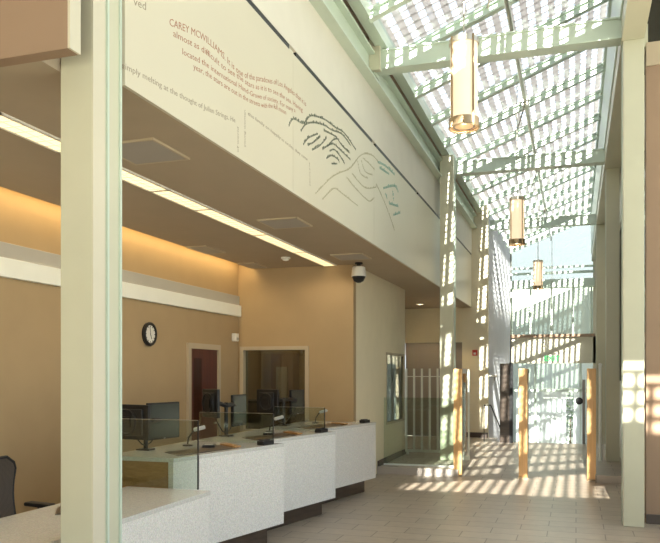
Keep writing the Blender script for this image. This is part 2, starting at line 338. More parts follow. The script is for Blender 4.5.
# ------------------------------------------------------------ steel frame
def column(x0, x1, y0, y1, z0, z1, label):
    t = thing('steel_column', label, 'column', ((x0+x1)/2, (y0+y1)/2, z0), 0, 'square steel columns of the hall')
    wpart('shaft', MB().box(x0, x1, y0, y1, z0, z1, .006), 'column', t)
    m = MB(); d = y1-y0; s = 1 if x1 < 0 else -1; xs = x1 if s > 0 else x0
    for a in (.47, .93): m.box(xs, xs+s*.012, y0+d*a, y0+d*(a+.06), z0, z1)
    wpart('side_plate', MB().box(xs, xs+s*.006, y0, y0+d*.40, z0, z1), 'cream', t)
    wpart('cover_strip', m, 'green', t)
    return t
column(-2.783, -2.57, 3.57, 3.845, 0, 7.15, 'big pale green column in the left foreground before the desk')
column(-2.46, -2.21, 14.2, 14.45, .12, 5.9, 'far left pale green column behind the picket fence')
column(-2.50, -2.36, 9.2, 9.29, 5.6, 6.05, 'short column stub above the lettered wall at the nearest crossbeam')
column(.52, .74, 9.24, 9.46, 0, 5.58, 'nearest right column with sunlit patches beside the brown wall')
column(.54, .77, 14.9, 15.13, .12, 5.58, 'second right column behind the right gate post')
column(.50, .72, 20.4, 20.62, -.2, 5.58, 'farthest right column past the gates')
def xbeam(y, label):
    t = thing('crossbeam', label, 'beam', (-1, y, 5.65), 0, 'green crossbeams under the skylight')
    wpart('web', MB().box(-2.45, .52, y-.09, y-.07, 5.65, 5.86), 'green', t)
    wpart('flange', MB().box(-2.45, .52, y-.11, y+.11, 5.63, 5.65).box(-2.45, .52, y-.11, y+.11, 5.86, 5.88), 'green', t)
    wpart('end_plate', MB().box(-2.47, -2.44, y-.13, y+.13, 5.58, 5.93), 'green', t)
for y, l in ((9.38, 'wide pale green crossbeam behind the largest pendant lamp'), (14.7, 'second pale green crossbeam above the middle pendant lamp'), (20.6, 'third crossbeam seen thin beyond the middle pendant lamp')): xbeam(y, l)
tag(obj('long_beam', MB().box(.50, .74, 4, 9.5, 5.58, 5.85).box(.50, .80, 9.5, 27, 5.58, 5.85), 'column'), 'long steel beam resting on the right columns', 'beam')
t = thing('eave_beam', 'long green steel beam running above the white wall beside the skylight', 'beam', (-2.5, 10, 5.5))
wpart('web', MB().box(-2.57, -2.5, 3.6, 26.9, 5.52, 5.82), 'green', t)
wpart('flange', MB().box(-2.57, -2.42, 3.6, 26.9, 5.50, 5.53).box(-2.57, -2.42, 3.6, 26.9, 5.80, 5.83), 'green', t)
struct('trim_7', MB().box(-2.57, -2.52, 3.6, 26.9, 5.83, 6.1), 'brown')

# ------------------------------------------------------------ lettering and wave artwork on the cream band
def path_eval(pts):
    P = [Vector((a, b)) for a, b in pts]
    Q = []
    for i in range(len(P)-1):                 # catmull-rom smoothing
        p0 = P[max(i-1, 0)]; p1 = P[i]; p2 = P[i+1]; p3 = P[min(i+2, len(P)-1)]
        for k in range(8):
            t = k/8; Q.append(0.5*((2*p1)+(-p0+p2)*t+(2*p0-5*p1+4*p2-p3)*t*t+(-p0+3*p1-3*p2+p3)*t**3))
    Q.append(P[-1]); L = [0]
    for a, b in zip(Q, Q[1:]): L.append(L[-1]+(b-a).length)
    def ev(s):
        s = max(0, min(L[-1], s)); i = 0
        while i < len(L)-2 and L[i+1] < s: i += 1
        u = (s-L[i])/max(1e-6, L[i+1]-L[i]); d = (Q[i+1]-Q[i]).normalized()
        return Q[i].lerp(Q[i+1], u), d
    return ev, L[-1]
XF = -2.5495
def lettering(text, pts, h, mat, label, upright=True):
    cu = bpy.data.curves.new('txt', 'FONT'); cu.body = text; cu.size = h/0.7; cu.resolution_u = 2
    o = bpy.data.objects.new('txt', cu); C.objects.link(o); dg = bpy.context.evaluated_depsgraph_get(); dg.update()
    me = bpy.data.meshes.new_from_object(o.evaluated_get(dg)); bpy.data.objects.remove(o)
    wd = max(v.co.x for v in me.vertices); ev, L = path_eval(pts)
    for v in me.vertices:
        p, d = ev(v.co.x/wd*L); nrm = Vector((-d.y, d.x)) if not upright else Vector((0, 1))
        q = p+nrm*v.co.y; v.co = (XF, q.x, q.y)
    me.name = 'wall_lettering'; me.materials.clear(); me.materials.append(M[mat])
    o = bpy.data.objects.new('wall_lettering', me); C.objects.link(o); sd = o.modifiers.new('s', 'SOLIDIFY'); sd.thickness = .003
    o.parent = bpy.data.objects['wall_fascia_panel']; o['label'] = label; o.name = 'lettering'
lettering('CAREY MCWILLIAMS. It is one of the paradoxes of Los Angeles that it is', [(4.37, 4.05), (4.58, 4.1), (4.83, 4.15), (5.03, 4.16), (5.32, 4.14), (5.55, 4.15), (5.95, 4.26), (6.32, 4.36), (6.66, 4.4), (7.01, 4.41)], .05, 'tred', 'first red lettered line beginning CAREY MCWILLIAMS on the cream band')
lettering('almost as difficult to see the stars as it is to see the sea. Having', [(4.42, 4.0), (4.61, 4.03), (4.79, 4.06), (4.98, 4.07), (5.18, 4.07), (5.48, 4.1), (5.7, 4.12), (6.12, 4.23), (6.53, 4.29), (6.91, 4.32)], .045, 'tred', 'second red lettered line beginning almost as difficult')
lettering('located the international Hand-Grown of society. For many a', [(4.54, 3.93), (4.74, 3.96), (4.88, 3.98), (5.08, 3.99), (5.3, 4.01), (5.47, 4.03), (5.75, 4.06), (6.15, 4.16), (6.47, 4.21), (6.71, 4.25)], .042, 'tred', 'third red lettered line beginning located the international')
lettering('year, the stars are out in the streets with the full moon', [(4.7, 3.89), (4.94, 3.92), (5.11, 3.93), (5.56, 3.97), (5.91, 4.03), (6.18, 4.11), (6.47, 4.15)], .042, 'tred', 'lowest red lettered line beginning year, the stars')
lettering('simply melting at the thought of Julian Strings. He', [(3.83, 3.56), (4.06, 3.585), (4.37, 3.61), (4.78, 3.65), (5.09, 3.69), (5.38, 3.73)], .038, 'tgrey', 'grey lettered line beginning simply melting near the soffit')
lettering('ved', [(3.95, 3.99), (4.09, 4.02)], .05, 'tgrey', 'small grey letters at the upper left of the band')
lettering('this family on happily in circles, they came', [(5.62, 3.87), (6.03, 3.88), (6.51, 3.88), (7.05, 3.88)], .028, 'tgrey', 'small faint grey line below the red text')
lettering('young woman', [(5.57, 3.59), (5.571, 3.89)], .025, 'tgrey', 'faint vertical words right of the grey line', False)
lettering('of world', [(5.44, 3.51), (5.441, 3.71)], .025, 'tgrey', 'faint vertical words at the end of the grey line', False)
lettering('and turned', [(7.11, 3.88), (7.12, 3.65)], .018, 'tgrey', 'faint downward words left of the olive waves', False)
def waves(lines, mat, h, label, wscale=1.0):
    m = MB()
    for pts in lines:
        ev, L = path_eval(pts); s = 0
        while s < L:
            wl = random.uniform(.02, .05)*wscale; hh = h*random.choice((.6, .6, 1, .75))
            a, d = ev(s); b, e = ev(min(L, s+wl*.6)); n = Vector((-d.y, d.x)); n2 = Vector((-e.y, e.x))
            q = [a-n*h*.3, b-n2*h*.3, b+n2*(hh-h*.3), a+n*(hh-h*.3)]
            m.hull8([(XF+.0005, v.x, v.y) for v in q], [(XF+.002, v.x, v.y) for v in q]); s += wl
    o = obj('wave_artwork', m, mat, bpy.data.objects['wall_fascia_panel.001']); o['label'] = label; return o
DARK = [[(6.54, 4.07), (6.59, 4.13), (6.68, 4.18), (6.93, 4.22), (7.12, 4.35), (7.31, 4.41), (7.61, 4.47), (7.97, 4.5), (8.31, 4.54), (8.79, 4.48)], [(6.86, 4.12), (7.0, 4.23), (7.23, 4.32), (7.56, 4.4), (7.83, 4.43), (8.21, 4.5), (8.55, 4.47)], [(7.56, 4.34), (7.97, 4.4), (8.21, 4.37), (8.52, 4.37)], [(6.93, 4.01), (7.08, 4.12), (7.37, 4.25)], [(7.06, 4.04), (7.23, 4.12), (7.44, 4.24)], [(7.19, 4.03), (7.44, 4.15), (7.65, 4.29)], [(7.69, 4.21), (7.87, 4.33), (8.02, 4.39)], [(7.52, 4.13), (7.74, 4.24), (7.92, 4.3), (8.16, 4.3), (8.55, 4.3)], [(7.76, 4.18), (7.92, 4.24), (8.11, 4.23), (8.31, 4.19)], [(7.65, 4.07), (7.83, 4.15), (8.06, 4.17), (8.11, 4.15)], [(7.83, 4.06), (8.02, 4.11)]]
OLIVE = [[(7.29, 3.61), (7.4, 3.67), (7.77, 3.88), (8.11, 4.03), (8.55, 4.2), (9.03, 4.49), (9.56, 4.63), (9.95, 4.62)], [(8.4, 4.05), (8.78, 4.01), (9.38, 3.99), (9.66, 4.1)], [(8.62, 4.15), (9.2, 4.12), (9.76, 4.26)], [(8.86, 4.37), (8.99, 4.25), (9.33, 4.27)], [(9.03, 4.42), (9.2, 4.33), (9.56, 4.37)], [(9.11, 4.47), (9.43, 4.48), (9.66, 4.47)], [(7.52, 3.6), (7.77, 3.74), (7.97, 3.82), (8.32, 3.82), (8.86, 3.82)], [(9.76, 4.3), (10.27, 4.14), (10.83, 3.88)]]
TEAL = [[(9.85, 4.62), (10.27, 4.68), (10.83, 4.7)], [(10.16, 4.34), (10.83, 4.53), (11.07, 4.5)], [(9.95, 4.57), (10.49, 4.62)], [(10.49, 4.2), (11.07, 4.28)], [(10.77, 4.09), (11.2, 4.21)], [(10.27, 4.29), (10.37, 4.24)], [(10.71, 4.43), (10.77, 4.3)]]
waves(DARK, 'tdark', .030, 'dark green swirl of tiny wavy writing on the cream band')
waves(OLIVE, 'tolive', .022, 'olive wavy lines right of the dark swirl on the cream band', 1.3)
waves(TEAL, 'tteal', .05, 'faint teal strokes right of the olive lines on the cream band', 1.4)

# ------------------------------------------------------------ office fittings
t = thing('light_rail', 'two stepped pale metal rail along the tan wall under the cove', 'rail', (-5.25, 6, 2.69))
wpart('upper_face', MB().box(-5.3, -5.27, 3.5, 11.28, 2.88, 3.03, .004), 'grey', t)
wpart('lower_face', MB().box(-5.3, -5.235, 3.5, 11.28, 2.69, 2.875, .004), 'rail', t)  # daylight reflection put into this face's paler paint
t = thing('cove_light', 'warm hidden tube light in the ceiling cove', 'light', (-5.08, 6.5, 3.63))
wpart('tube', MB().cyl((-5.09, 3.5, 3.66), (-5.09, 11.2, 3.66), .022), 'tube', t)
cl = bpy.data.lights.new('cove_glow', 'AREA'); cl.shape = 'RECTANGLE'; cl.size = .04; cl.size_y = 7.6; cl.energy = 10; cl.color = (1, .76, .38)
lo = bpy.data.objects.new('cove_glow', cl); C.objects.link(lo); lo.parent = t; lo.location = Vector((-5.16, 7.4, 3.60))-t.location
lo.rotation_euler = (0, math.radians(-8), 0)
# ceiling strip light row
divs = [4.0, 4.85, 6.15, 7.0, 8.5, 9.9, 11.27]
for i, (a, b) in enumerate(zip(divs, divs[1:])):
    lab = ['strip light segment just left of the big column', 'strip light segment partly hidden behind the big column', 'strip light segment right of the big column', 'strip light segment beside the second ceiling diffuser', 'strip light segment before the last in the row', 'farthest strip light segment by the end wall'][i]
    t = thing('strip_light', lab, 'light', (-3.69, (a+b)/2, 3.47), 0, 'row of recessed strip lights')
    wpart('housing', MB().box(-3.80, -3.775, a, b, 3.455, 3.47).box(-3.605, -3.58, a, b, 3.455, 3.47).box(-3.80, -3.58, a, a+.02, 3.455, 3.47).box(-3.80, -3.58, b-.02, b, 3.455, 3.47), 'whitep', t)
    wpart('diffuser', MB().box(-3.775, -3.605, a+.02, b-.02, 3.459, 3.4695), 'strip', t)
    m = MB().box(-3.692, -3.688, a+.02, b-.02, 3.4555, 3.4585); y = a+.02
    while y < b-.02: m.box(-3.775, -3.605, y, y+.004, 3.455, 3.459); y += .11
    wpart('louvre', m, 'whitep', t)
    l = bpy.data.lights.new('strip_glow', 'SPOT'); l.shadow_soft_size = 0; l.spot_size = math.radians(178); l.spot_blend = .4; l.energy = 3.3*(b-a); l.color = (1, .80, .52)
    q = bpy.data.objects.new('strip_glow', l); C.objects.link(q); q.parent = t; q.location = (0, 0, -.12)
def diff(x0, x1, y0, y1, label):
    t = thing('ceiling_diffuser', label, 'air vent', ((x0+x1)/2, (y0+y1)/2, 3.47), 0, 'square ceiling diffusers over the counters')
    wpart('frame', MB().box(x0, x1, y0, y0+.02, 3.455, 3.47).box(x0, x1, y1-.02, y1, 3.455, 3.47).box(x0, x0+.02, y0+.02, y1-.02, 3.455, 3.47).box(x1-.02, x1, y0+.02, y1-.02, 3.455, 3.47), 'frame', t)
    wpart('grille', MB().box(x0+.02, x1-.02, y0+.02, y1-.02, 3.458, 3.47), 'diffuser', t)
diff(-3.42, -2.92, 4.78, 5.33, 'grey square diffuser nearest the big column'); diff(-3.38, -2.90, 7.68, 8.20, 'square diffuser right of the strip light, second along the soffit')
diff(-5.0, -4.70, 9.0, 9.6, 'square diffuser left of the strip lights near the cove'); diff(-5.0, -4.70, 10.6, 11.15, 'square diffuser by the office end wall, left of the strip lights')
diff(-3.36, -2.88, 10.25, 10.78, 'square diffuser nearest the dome camera')
t = thing('smoke_detector', 'small round white smoke detector on the office ceiling', 'smoke detector', (-4.07, 10.31, 3.47))
part('base', MB().lathe([(.07, 0), (.07, -.02), (.055, -.025)]), 'whitep', t, True); part('dome', MB().lathe([(.05, -.024), (.045, -.045), (.02, -.052)]), 'whitep', t, True)
t = thing('dome_camera', 'white and black dome security camera hanging at the soffit corner', 'security camera', (-3.19, 11.15, 3.47))
part('mount', MB().lathe([(.06, 0), (.06, -.02), (.03, -.03), (.03, -.07)]), 'dark', t, True)
part('housing', MB().lathe([(.08, -.06), (.10, -.075), (.115, -.2), (.12, -.215)]), 'whitep', t, True)
part('lens_dome', MB().lathe([(.105, -.215), (.10, -.235), (.075, -.285), (.03, -.31), (.005, -.313)]), 'black', t, True)
# wall clock
t = thing('wall_clock', 'round black rimmed wall clock on the tan office wall', 'clock', (-5.3, 8.55, 2.27))
part('rim', MB().ring((.03, 0, 0), .135, .022, 'X', 40).cyl((0, 0, 0), (.03, 0, 0), .15, n=40), 'black', t, True)
part('face', MB().cyl((.03, 0, 0), (.034, 0, 0), .125, n=40), 'whitep', t)
m = MB()
for k in range(12):
    a = 2*PI*k/12; q = MB().box(.0342, .036, -.005, .005, .092, .112); q.xf(Matrix.Rotation(a, 4, 'X')); me = bpy.data.meshes.new('t'); q.b.to_mesh(me); m.b.from_mesh(me)
part('hour_marks', m, 'black', t)
part('hour_hand', MB().box(.036, .038, -.006, .006, -.01, .07).xf(Matrix.Rotation(math.radians(205), 4, 'X')), 'black', t)
part('minute_hand', MB().box(.038, .040, -.004, .004, -.01, .10).xf(Matrix.Rotation(math.radians(10), 4, 'X')), 'black', t)
t = thing('motion_sensor', 'small white box sensor high on the tan wall by the corner', 'sensor', (-5.3, 11.1, 2.28))
part('housing', MB().box(0, .08, -.06, .06, 0, .13, .012), 'whitep', t); part('lens', MB().box(.08, .085, -.035, .035, .02, .06), 'grey', t)
# mahogany door
d = struct('door_2', MB().box(-5.32, -5.285, 9.64, 10.50, 0, 2.12), 'door', 'dark red mahogany office door')
obj('door_lite', MB().box(-5.286, -5.28, 9.76, 9.98, .9, 1.98), 'wing', d)
obj('door_handle', MB().cyl((-5.285, 10.42, 1.0), (-5.24, 10.42, 1.0), .014).cyl((-5.245, 10.42, 1.0), (-5.245, 10.32, 1.0), .011), 'metal', d)
struct('trim_8', MB().box(-5.3, -5.26, 9.56, 9.64, 0, 2.2).box(-5.3, -5.26, 10.50, 10.58, 0, 2.2).box(-5.3, -5.26, 9.64, 10.50, 2.12, 2.2), 'frame', 'beige door frame')
# interior window in the end wall
wf = struct('window_8', MB().box(-5.26, -5.20, 11.27, 11.47, .8, 2.2).box(-4.12, -4.06, 11.27, 11.47, .8, 2.2).box(-5.2, -4.12, 11.27, 11.47, 2.14, 2.2).box(-5.2, -4.12, 11.27, 11.47, .78, .84), 'frame', 'framed interior window at the end of the office')
obj('window_pane', MB().box(-5.2, -4.12, 11.37, 11.38, .84, 2.14), 'wing', wf)
struct('wall_outer_left', MB().box(-6.8, -6.7, 3.4, 27.2, 0, 6.2), 'white')
t = thing('tall_cabinet', 'brown door like cabinet seen through the office window', 'cabinet', (-5.7, 14.8, 0)); wpart('body', MB().box(-6.1, -5.6, 14.6, 14.99, 0, 2.2, .01), 'brown', t); wpart('cabinet_door', MB().box(-5.97, -5.72, 14.57, 14.6, .2, 1.9), 'frame', t)
t = thing('added_room_lamp', 'round lamp added to brighten the room behind the office window', 'light', (-5.0, 13.4, 3.4)); part('shade', MB().lathe([(.16, 0), (.16, -.05), (.1, -.07)]), 'whitep', t, True)
l = bpy.data.lights.new('room_fill', 'POINT'); l.shadow_soft_size = 0; l.energy = 9; l.color = (1, .82, .5); q = bpy.data.objects.new('room_fill', l); C.objects.link(q); q.parent = t; q.location = (0, 0, -.3)  # lamp and its light added to lift the dim back room
t = thing('credenza', 'dark low credenza behind the office window', 'cabinet', (-4.7, 12, 0)); wpart('body', MB().box(-6.0, -3.8, 11.8, 12.4, 0, 1.25, .01), 'kick', t); wpart('top', MB().box(-6.02, -3.78, 11.78, 12.42, 1.25, 1.29), 'dark', t)
# side window glass on the corridor wall
wf = struct('window_9', MB().box(-3.38, -3.31, 13.43, 13.47, .81, 2.15).box(-3.38, -3.31, 14.94, 14.98, .81, 2.15).box(-3.38, -3.31, 13.47, 14.94, 2.11, 2.15).box(-3.38, -3.31, 13.47, 14.94, .81, .85), 'frame', 'side window reflecting sunlight behind the counters')
obj('window_pane', MB().box(-3.35, -3.345, 13.47, 14.94, .85, 2.11), 'wing', wf)
struct('wall_side_room', MB().box(-3.62, -3.60, 11.46, 14.98, 0, 3.4), 'shutter')

# ------------------------------------------------------------ service counters
def counter(label, fx0, fy0, fx1, fy1, top_z=1.03):
    t = thing('service_counter', label, 'counter', (fx0-.3, fy0, 0), 0, 'high granite service counters')
    d = Vector((fx1-fx0, fy1-fy0)).normalized(); n = Vector((-d.y, d.x)); th = .06   # n points to the staff side
    P = lambda s, o: (fx0+d.x*s+n.x*o, fy0+d.y*s+n.y*o); L = Vector((fx1-fx0, fy1-fy0)).length
    wpart('front_panel', MB().prism([P(0, .004), P(L, .004), P(L, th), P(0, th)], .2, top_z-.035), 'granite', t)
    bx = -3.95
    wpart('worktop', MB().prism([P(0, 0), P(L, 0), (bx, fy1+.0), (bx, fy0+.0)], top_z-.035, top_z), 'top', t)
    wpart('end_panel', MB().prism([(bx+.05, fy0+.01), (P(0, .07)[0], fy0+.02), (P(0, .07)[0], fy0+.05), (bx+.05, fy0+.05)], .21, top_z-.035), 'wood', t)
    wpart('toe_kick', MB().prism([P(.12, .13), P(L-.12, .13), P(L-.12, .5), P(.12, .5)], 0, .2), 'kick', t)
    q = MB().prism([P(L*.10, .10), P(L*.62, .10), P(L*.72, .42), P(L*.20, .42)], top_z, top_z+.006)
    wpart('dark_inlay', q, 'kick', t)
    wpart('tray_lip', MB().prism([P(L*.58, .10), P(L*.64, .10), P(L*.74, .42), P(L*.68, .42)], top_z+.006, top_z+.02), 'wood', t)
    k = thing('card_reader', 'black card reader at the right end of the '+label.split(' ')[0]+' high granite counter', 'card reader', (*P(L-.22, .06), top_z), math.atan2(d.y, d.x), 'black card readers on the counters')
    part('body', MB().box(-.09, .09, -.03, .06, 0, .045, .008), 'black', k); part('top_pad', MB().box(-.07, .05, -.01, .05, .045, .055, .003), 'dark', k); part('end_clip', MB().box(.09, .10, -.02, .04, .005, .03), 'grey', k)
    return t
counter('nearest high granite counter, right of the low desk', -3.26, 5.66, -2.88, 7.25)
counter('middle high granite counter of the three', -3.24, 7.30, -2.86, 8.95)
counter('farthest high granite counter beside the pale corridor wall', -3.23, 8.99, -2.84, 10.86)
t = thing('service_desk', 'low granite desk in the foreground behind the big column', 'desk', (-3.28, 3.5, 0))
wpart('front_panel', MB().box(-2.95, -2.89, 1.6, 5.6, .1, .745), 'granite', t)
wpart('worktop', MB().box(-3.68, -2.885, 1.6, 5.61, .745, .78), 'top', t)
wpart('toe_kick', MB().box(-3.3, -3.05, 1.65, 5.5, 0, .1), 'kick', t)
wpart('end_panel', MB().box(-3.66, -2.95, 5.55, 5.58, .1, .745), 'wood', t)
tag(obj('desk_pad', MB().box(-.22, .22, -.15, .15, 0, .008, .003).xf(Matrix.Translation((-3.31, 4.56, .781)) @ Matrix.Rotation(math.radians(35), 4, 'Z')), 'kick'), 'dark brown flat pad on the low desk', 'desk pad')
def gscreen(x0, x1, y, z0, z1, label):
    t = thing('glass_divider', label, 'glass screen', ((x0+x1)/2, y, z0), 0, 'low glass dividers between counters')
    wpart('pane', MB().box(x0, x1, y-.006, y+.006, z0, z1), 'screeng', t)
    wpart('top_edge', MB().box(x0, x1-.005, y-.006, y+.006, z1, z1+.003), 'metal', t)
    wpart('edge_strip', MB().box(x1-.004, x1+.004, y-.009, y+.009, z0, z1), 'dark', t)
gscreen(-3.9, -3.01, 5.63, .781, 1.36, 'tall glass divider between the low desk and the nearest counter')
gscreen(-3.83, -2.98, 7.20, 1.03, 1.34, 'glass divider between the nearest and middle high counters')
gscreen(-3.66, -2.99, 8.90, 1.03, 1.33, 'glass divider between the middle and farthest high counters')
# monitors
def monitor(label, loc, deg, wd=.46, ht=.29, tilt=0):
    t = thing('monitor', label, 'monitor', loc, math.radians(deg), 'flat monitors on counter arms')
    part('bezel', MB().box(-wd/2, wd/2, -.015, .02, -ht/2, ht/2, .006), 'black', t)       # screen faces local -y
    part('screen', MB().box(-wd/2+.018, wd/2-.018, -.018, -.0155, -ht/2+.022, ht/2-.018), 'screen', t)
    part('back_cover', MB().box(-wd/2+.06, wd/2-.06, .02, .04, -ht/2+.04, ht/2-.04, .009), 'dark', t)
    part('arm_plate', MB().ring((0, 0, 0), .11, .012, 'Z', 28).xf(Matrix.Translation((0, .047, 0)) @ Matrix.Rotation(PI/2, 4, 'X')).box(-.05, .05, .04, .055, -.05, .05), 'black', t)
    part('logo_plate', MB().box(-.012, .012, -.019, -.0155, -ht/2+.004, -ht/2+.014), 'grey', t)
    return t
def stand(label, base, a, b, top):
    t = thing('monitor_stand', label, 'monitor stand', base, 0, 'black monitor posts on the counters')
    bx, by, bz = base
    part('base_plate', MB().box(-.07, .07, -.06, .06, 0, .012, .004), 'black', t)
    part('post', MB().cyl((0, 0, .012), (0, 0, top-bz), .022), 'dark', t, True)
    z = top-bz-.04
    for q in (a, b):
        e = Vector(q)-Vector(base); mid = Vector((e.x*.5, e.y*.5, (z+e.z)/2+.02))
        part('arm', MB().tube([(0, 0, z), mid, e], .026), 'black', t, True)
    m = MB()
    for k, q in enumerate((a, b)):
        e = Vector(q)-Vector(base); m.tube([e+Vector((0, 0, -.1)), (e.x*.7, e.y*.7, e.z*.45), (e.x*.3, e.y*.3, .06), (0, 0, .04)], .006, 6)
    part('cable', m, 'black', t)
monitor('monitor seen from behind just right of the big column', (-3.90, 5.98, 1.31), 180-10, .48, .32)
monitor('monitor with dull screen facing the lobby on the nearest high counter', (-3.87, 6.52, 1.29), 80, .46, .36)
stand('monitor post on the nearest high counter', (-3.88, 6.22, 1.03), (-3.9, 6.02, 1.30), (-3.88, 6.48, 1.30), 1.30)
monitor('monitor back before the mahogany door', (-3.9, 7.60, 1.42), 180-35, .36, .32)
monitor('narrow turned monitor in front of the end wall window corner', (-3.9, 8.33, 1.31), 93, .42, .38)
stand('monitor post on the middle high counter', (-3.86, 7.90, 1.03), (-3.9, 7.66, 1.40), (-3.91, 8.30, 1.36), 1.42)
monitor('monitor back seen before the office window', (-3.9, 9.24, 1.38), 180-20, .38, .33)
monitor('upright monitor at the right end of the office window', (-3.9, 10.33, 1.34), 76, .34, .36)
stand('monitor post on the farthest high counter', (-3.88, 9.75, 1.03), (-3.9, 9.3, 1.38), (-3.9, 10.28, 1.36), 1.42)
def goose(label, base):
    t = thing('desk_camera', label, 'desk camera', base, 0, 'small gooseneck cameras on the counters')
    part('base_plate', MB().lathe([(.05, 0), (.05, .012), (.02, .018)]), 'dark', t, True)
    part('gooseneck', MB().tube([(0, 0, .015), (.01, .0, .08), (.04, .03, .14), (.07, .05, .16)], .008), 'dark', t, True)
    part('head', MB().box(-.05, .07, -.04, .04, -.018, .018, .01).xf(Matrix.Translation((.09, .06, .17)) @ Matrix.Rotation(.5, 4, 'Z') @ Matrix.Rotation(-.25, 4, 'Y')), 'grey', t)
goose('grey gooseneck camera on the nearest high counter', (-3.70, 6.70, 1.03))
goose('grey gooseneck camera on the middle high counter', (-3.62, 8.62, 1.03))
goose('grey gooseneck camera on the farthest high counter', (-3.62, 10.35, 1.03))
for l, p in (('small black terminal at the left edge of the nearest high counter', (-3.42, 6.62, 1.03)), ('small black terminal on the middle high counter', (-3.46, 8.2, 1.03))):
    t = thing('pin_pad', l, 'pin pad', p, .4, 'small pin pads on the counters'); part('body', MB().box(-.06, .06, -.09, .09, 0, .03, .008), 'black', t); part('keypad', MB().box(-.04, .04, -.06, .0, .03, .034, .001), 'grey', t)
# mesh office chair
t = thing('office_chair', 'dark mesh backed office chair behind the low desk at far left', 'chair', (-4.22, 4.86, 0), math.radians(82))
m = MB(); 
def plate(m, w0, w1, z0, z1, y, th, curve=.05, nx=8, nz=10):
    fr, bk = [], []
    for j in range(nz+1):
        v = j/nz; ww = w0+(w1-w0)*v
        if v > .75: ww *= math.sqrt(max(0.05, 1-((v-.75)/.25)**2*.75))
        for L_, o in ((fr, 0), (bk, th)):
            L_.append([m.b.verts.new((ww*(i/nx-.5)*2, y+o+curve*(1-abs(i/nx-.5)*2)**2*0+curve*math.sin(v*PI), z0+(z1-z0)*v)) for i in range(nx+1)])
    for A, flip in ((fr, False), (bk, True)):
        for j in range(nz):
            for i in range(nx):
                f = [A[j][i], A[j][i+1], A[j+1][i+1], A[j+1][i]]; m.b.faces.new(f[::-1] if flip else f)
    for j in range(nz):
        for i in (0, nx): m.b.faces.new([fr[j][i], fr[j+1][i], bk[j+1][i], bk[j][i]])
    for i in range(nx):
        for j in (0, nz): m.b.faces.new([fr[j][i], fr[j][i+1], bk[j][i+1], bk[j][i]])
plate(m, .20, .235, .56, 1.07, .22, .02); part('backrest', m, 'mesh', t, True)
fpts = [Vector(((-1 if s < 6 else 1)*0, 0, 0)) for s in range(1)]
edge = []
for j in range(11):
    v = j/10; ww = .205+.035*v
    if v > .75: ww *= math.sqrt(max(0.05, 1-((v-.75)/.25)**2*.75))
    edge.append((ww, .23+.05*math.sin(v*PI), .56+.51*v))
loop = edge+[(-a, b, c) for a, b, c in edge[::-1]]; loop.append(loop[0])
part('back_frame', MB().tube(loop, .014), 'dark', t, True)
part('lumbar_pad', MB().box(-.15, .15, .27, .30, .66, .78, .012), 'dark', t)
part('seat', MB().box(-.25, .25, -.24, .22, .44, .49, .02), 'mesh', t)
for s in (-1, 1):
    a = part('armrest', MB().box(s*.27-.045, s*.27+.045, -.12, .16, .655, .69, .014), 'black', t, True)
    part('arm_post', MB().cyl((s*.27, .02, .45), (s*.27, .02, .655), .018), 'dark', t, True)
part('gas_lift', MB().cyl((0, 0, .08), (0, 0, .44), .028), 'dark', t, True)
for k in range(5):
    a = 2*PI*k/5; e = Vector((.29*math.cos(a), .29*math.sin(a), .06))
    lg = part('leg', MB().tube([(0, 0, .1), e], .02), 'dark', t, True); part('caster', MB().cyl(e+Vector((-.012, 0, -.032)), e+Vector((.012, 0, -.032)), .028), 'black', lg, True)

# ------------------------------------------------------------ pendant lamps
def pendant(label, y, x=-.9, z0=3.82, z1=4.58, r=.125):
    t = thing('pendant_lamp', label, 'pendant lamp', (x, y, z0), 0, 'cylindrical pendant lamps down the hall')
    h = z1-z0
    part('lamp_shade', MB().lathe([(r-.012, .07), (r-.012, h-.04)], n=32), 'lampglass', t, True)
    part('bottom_ring', MB().lathe([(r-.03, .02), (r, .02), (r, .085), (r-.01, .085)], n=32).ring((0, 0, .012), r-.004, .012), 'bronze', t, True)
    part('bottom_disc', MB().lathe([(r*.35, .03), (r*.72, .016), (r*.72, .03)], n=32), 'dark', t, True)
    part('top_cap', MB().lathe([(r, h-.05), (r, h-.005), (r*.4, h+.01), (.015, h+.03)], n=32), 'metal', t, True)
    m = MB()
    for k in range(4):
        a = PI/4+PI/2*k; m.box(r*math.cos(a)-.008, r*math.cos(a)+.008, r*math.sin(a)-.008, r*math.sin(a)+.008, .0, h)
    part('guard_rod', m, 'bronze', t)
    part('suspension_rod', MB().cyl((0, 0, h), (0, 0, rz(x)-.002-z0), .008), 'metal', t, True)
    l = bpy.data.lights.new('lamp_glow', 'POINT'); l.energy = 4; l.color = (1, .82, .58); l.shadow_soft_size = 0
    q = bpy.data.objects.new('lamp_glow', l); C.objects.link(q); q.parent = t; q.location = (0, 0, -.12)
pendant('largest and nearest cylindrical pendant lamp', 6.38); pendant('middle cylindrical pendant lamp', 12.38); pendant('farthest smallest cylindrical pendant lamp', 19.38, -.9, 3.86)

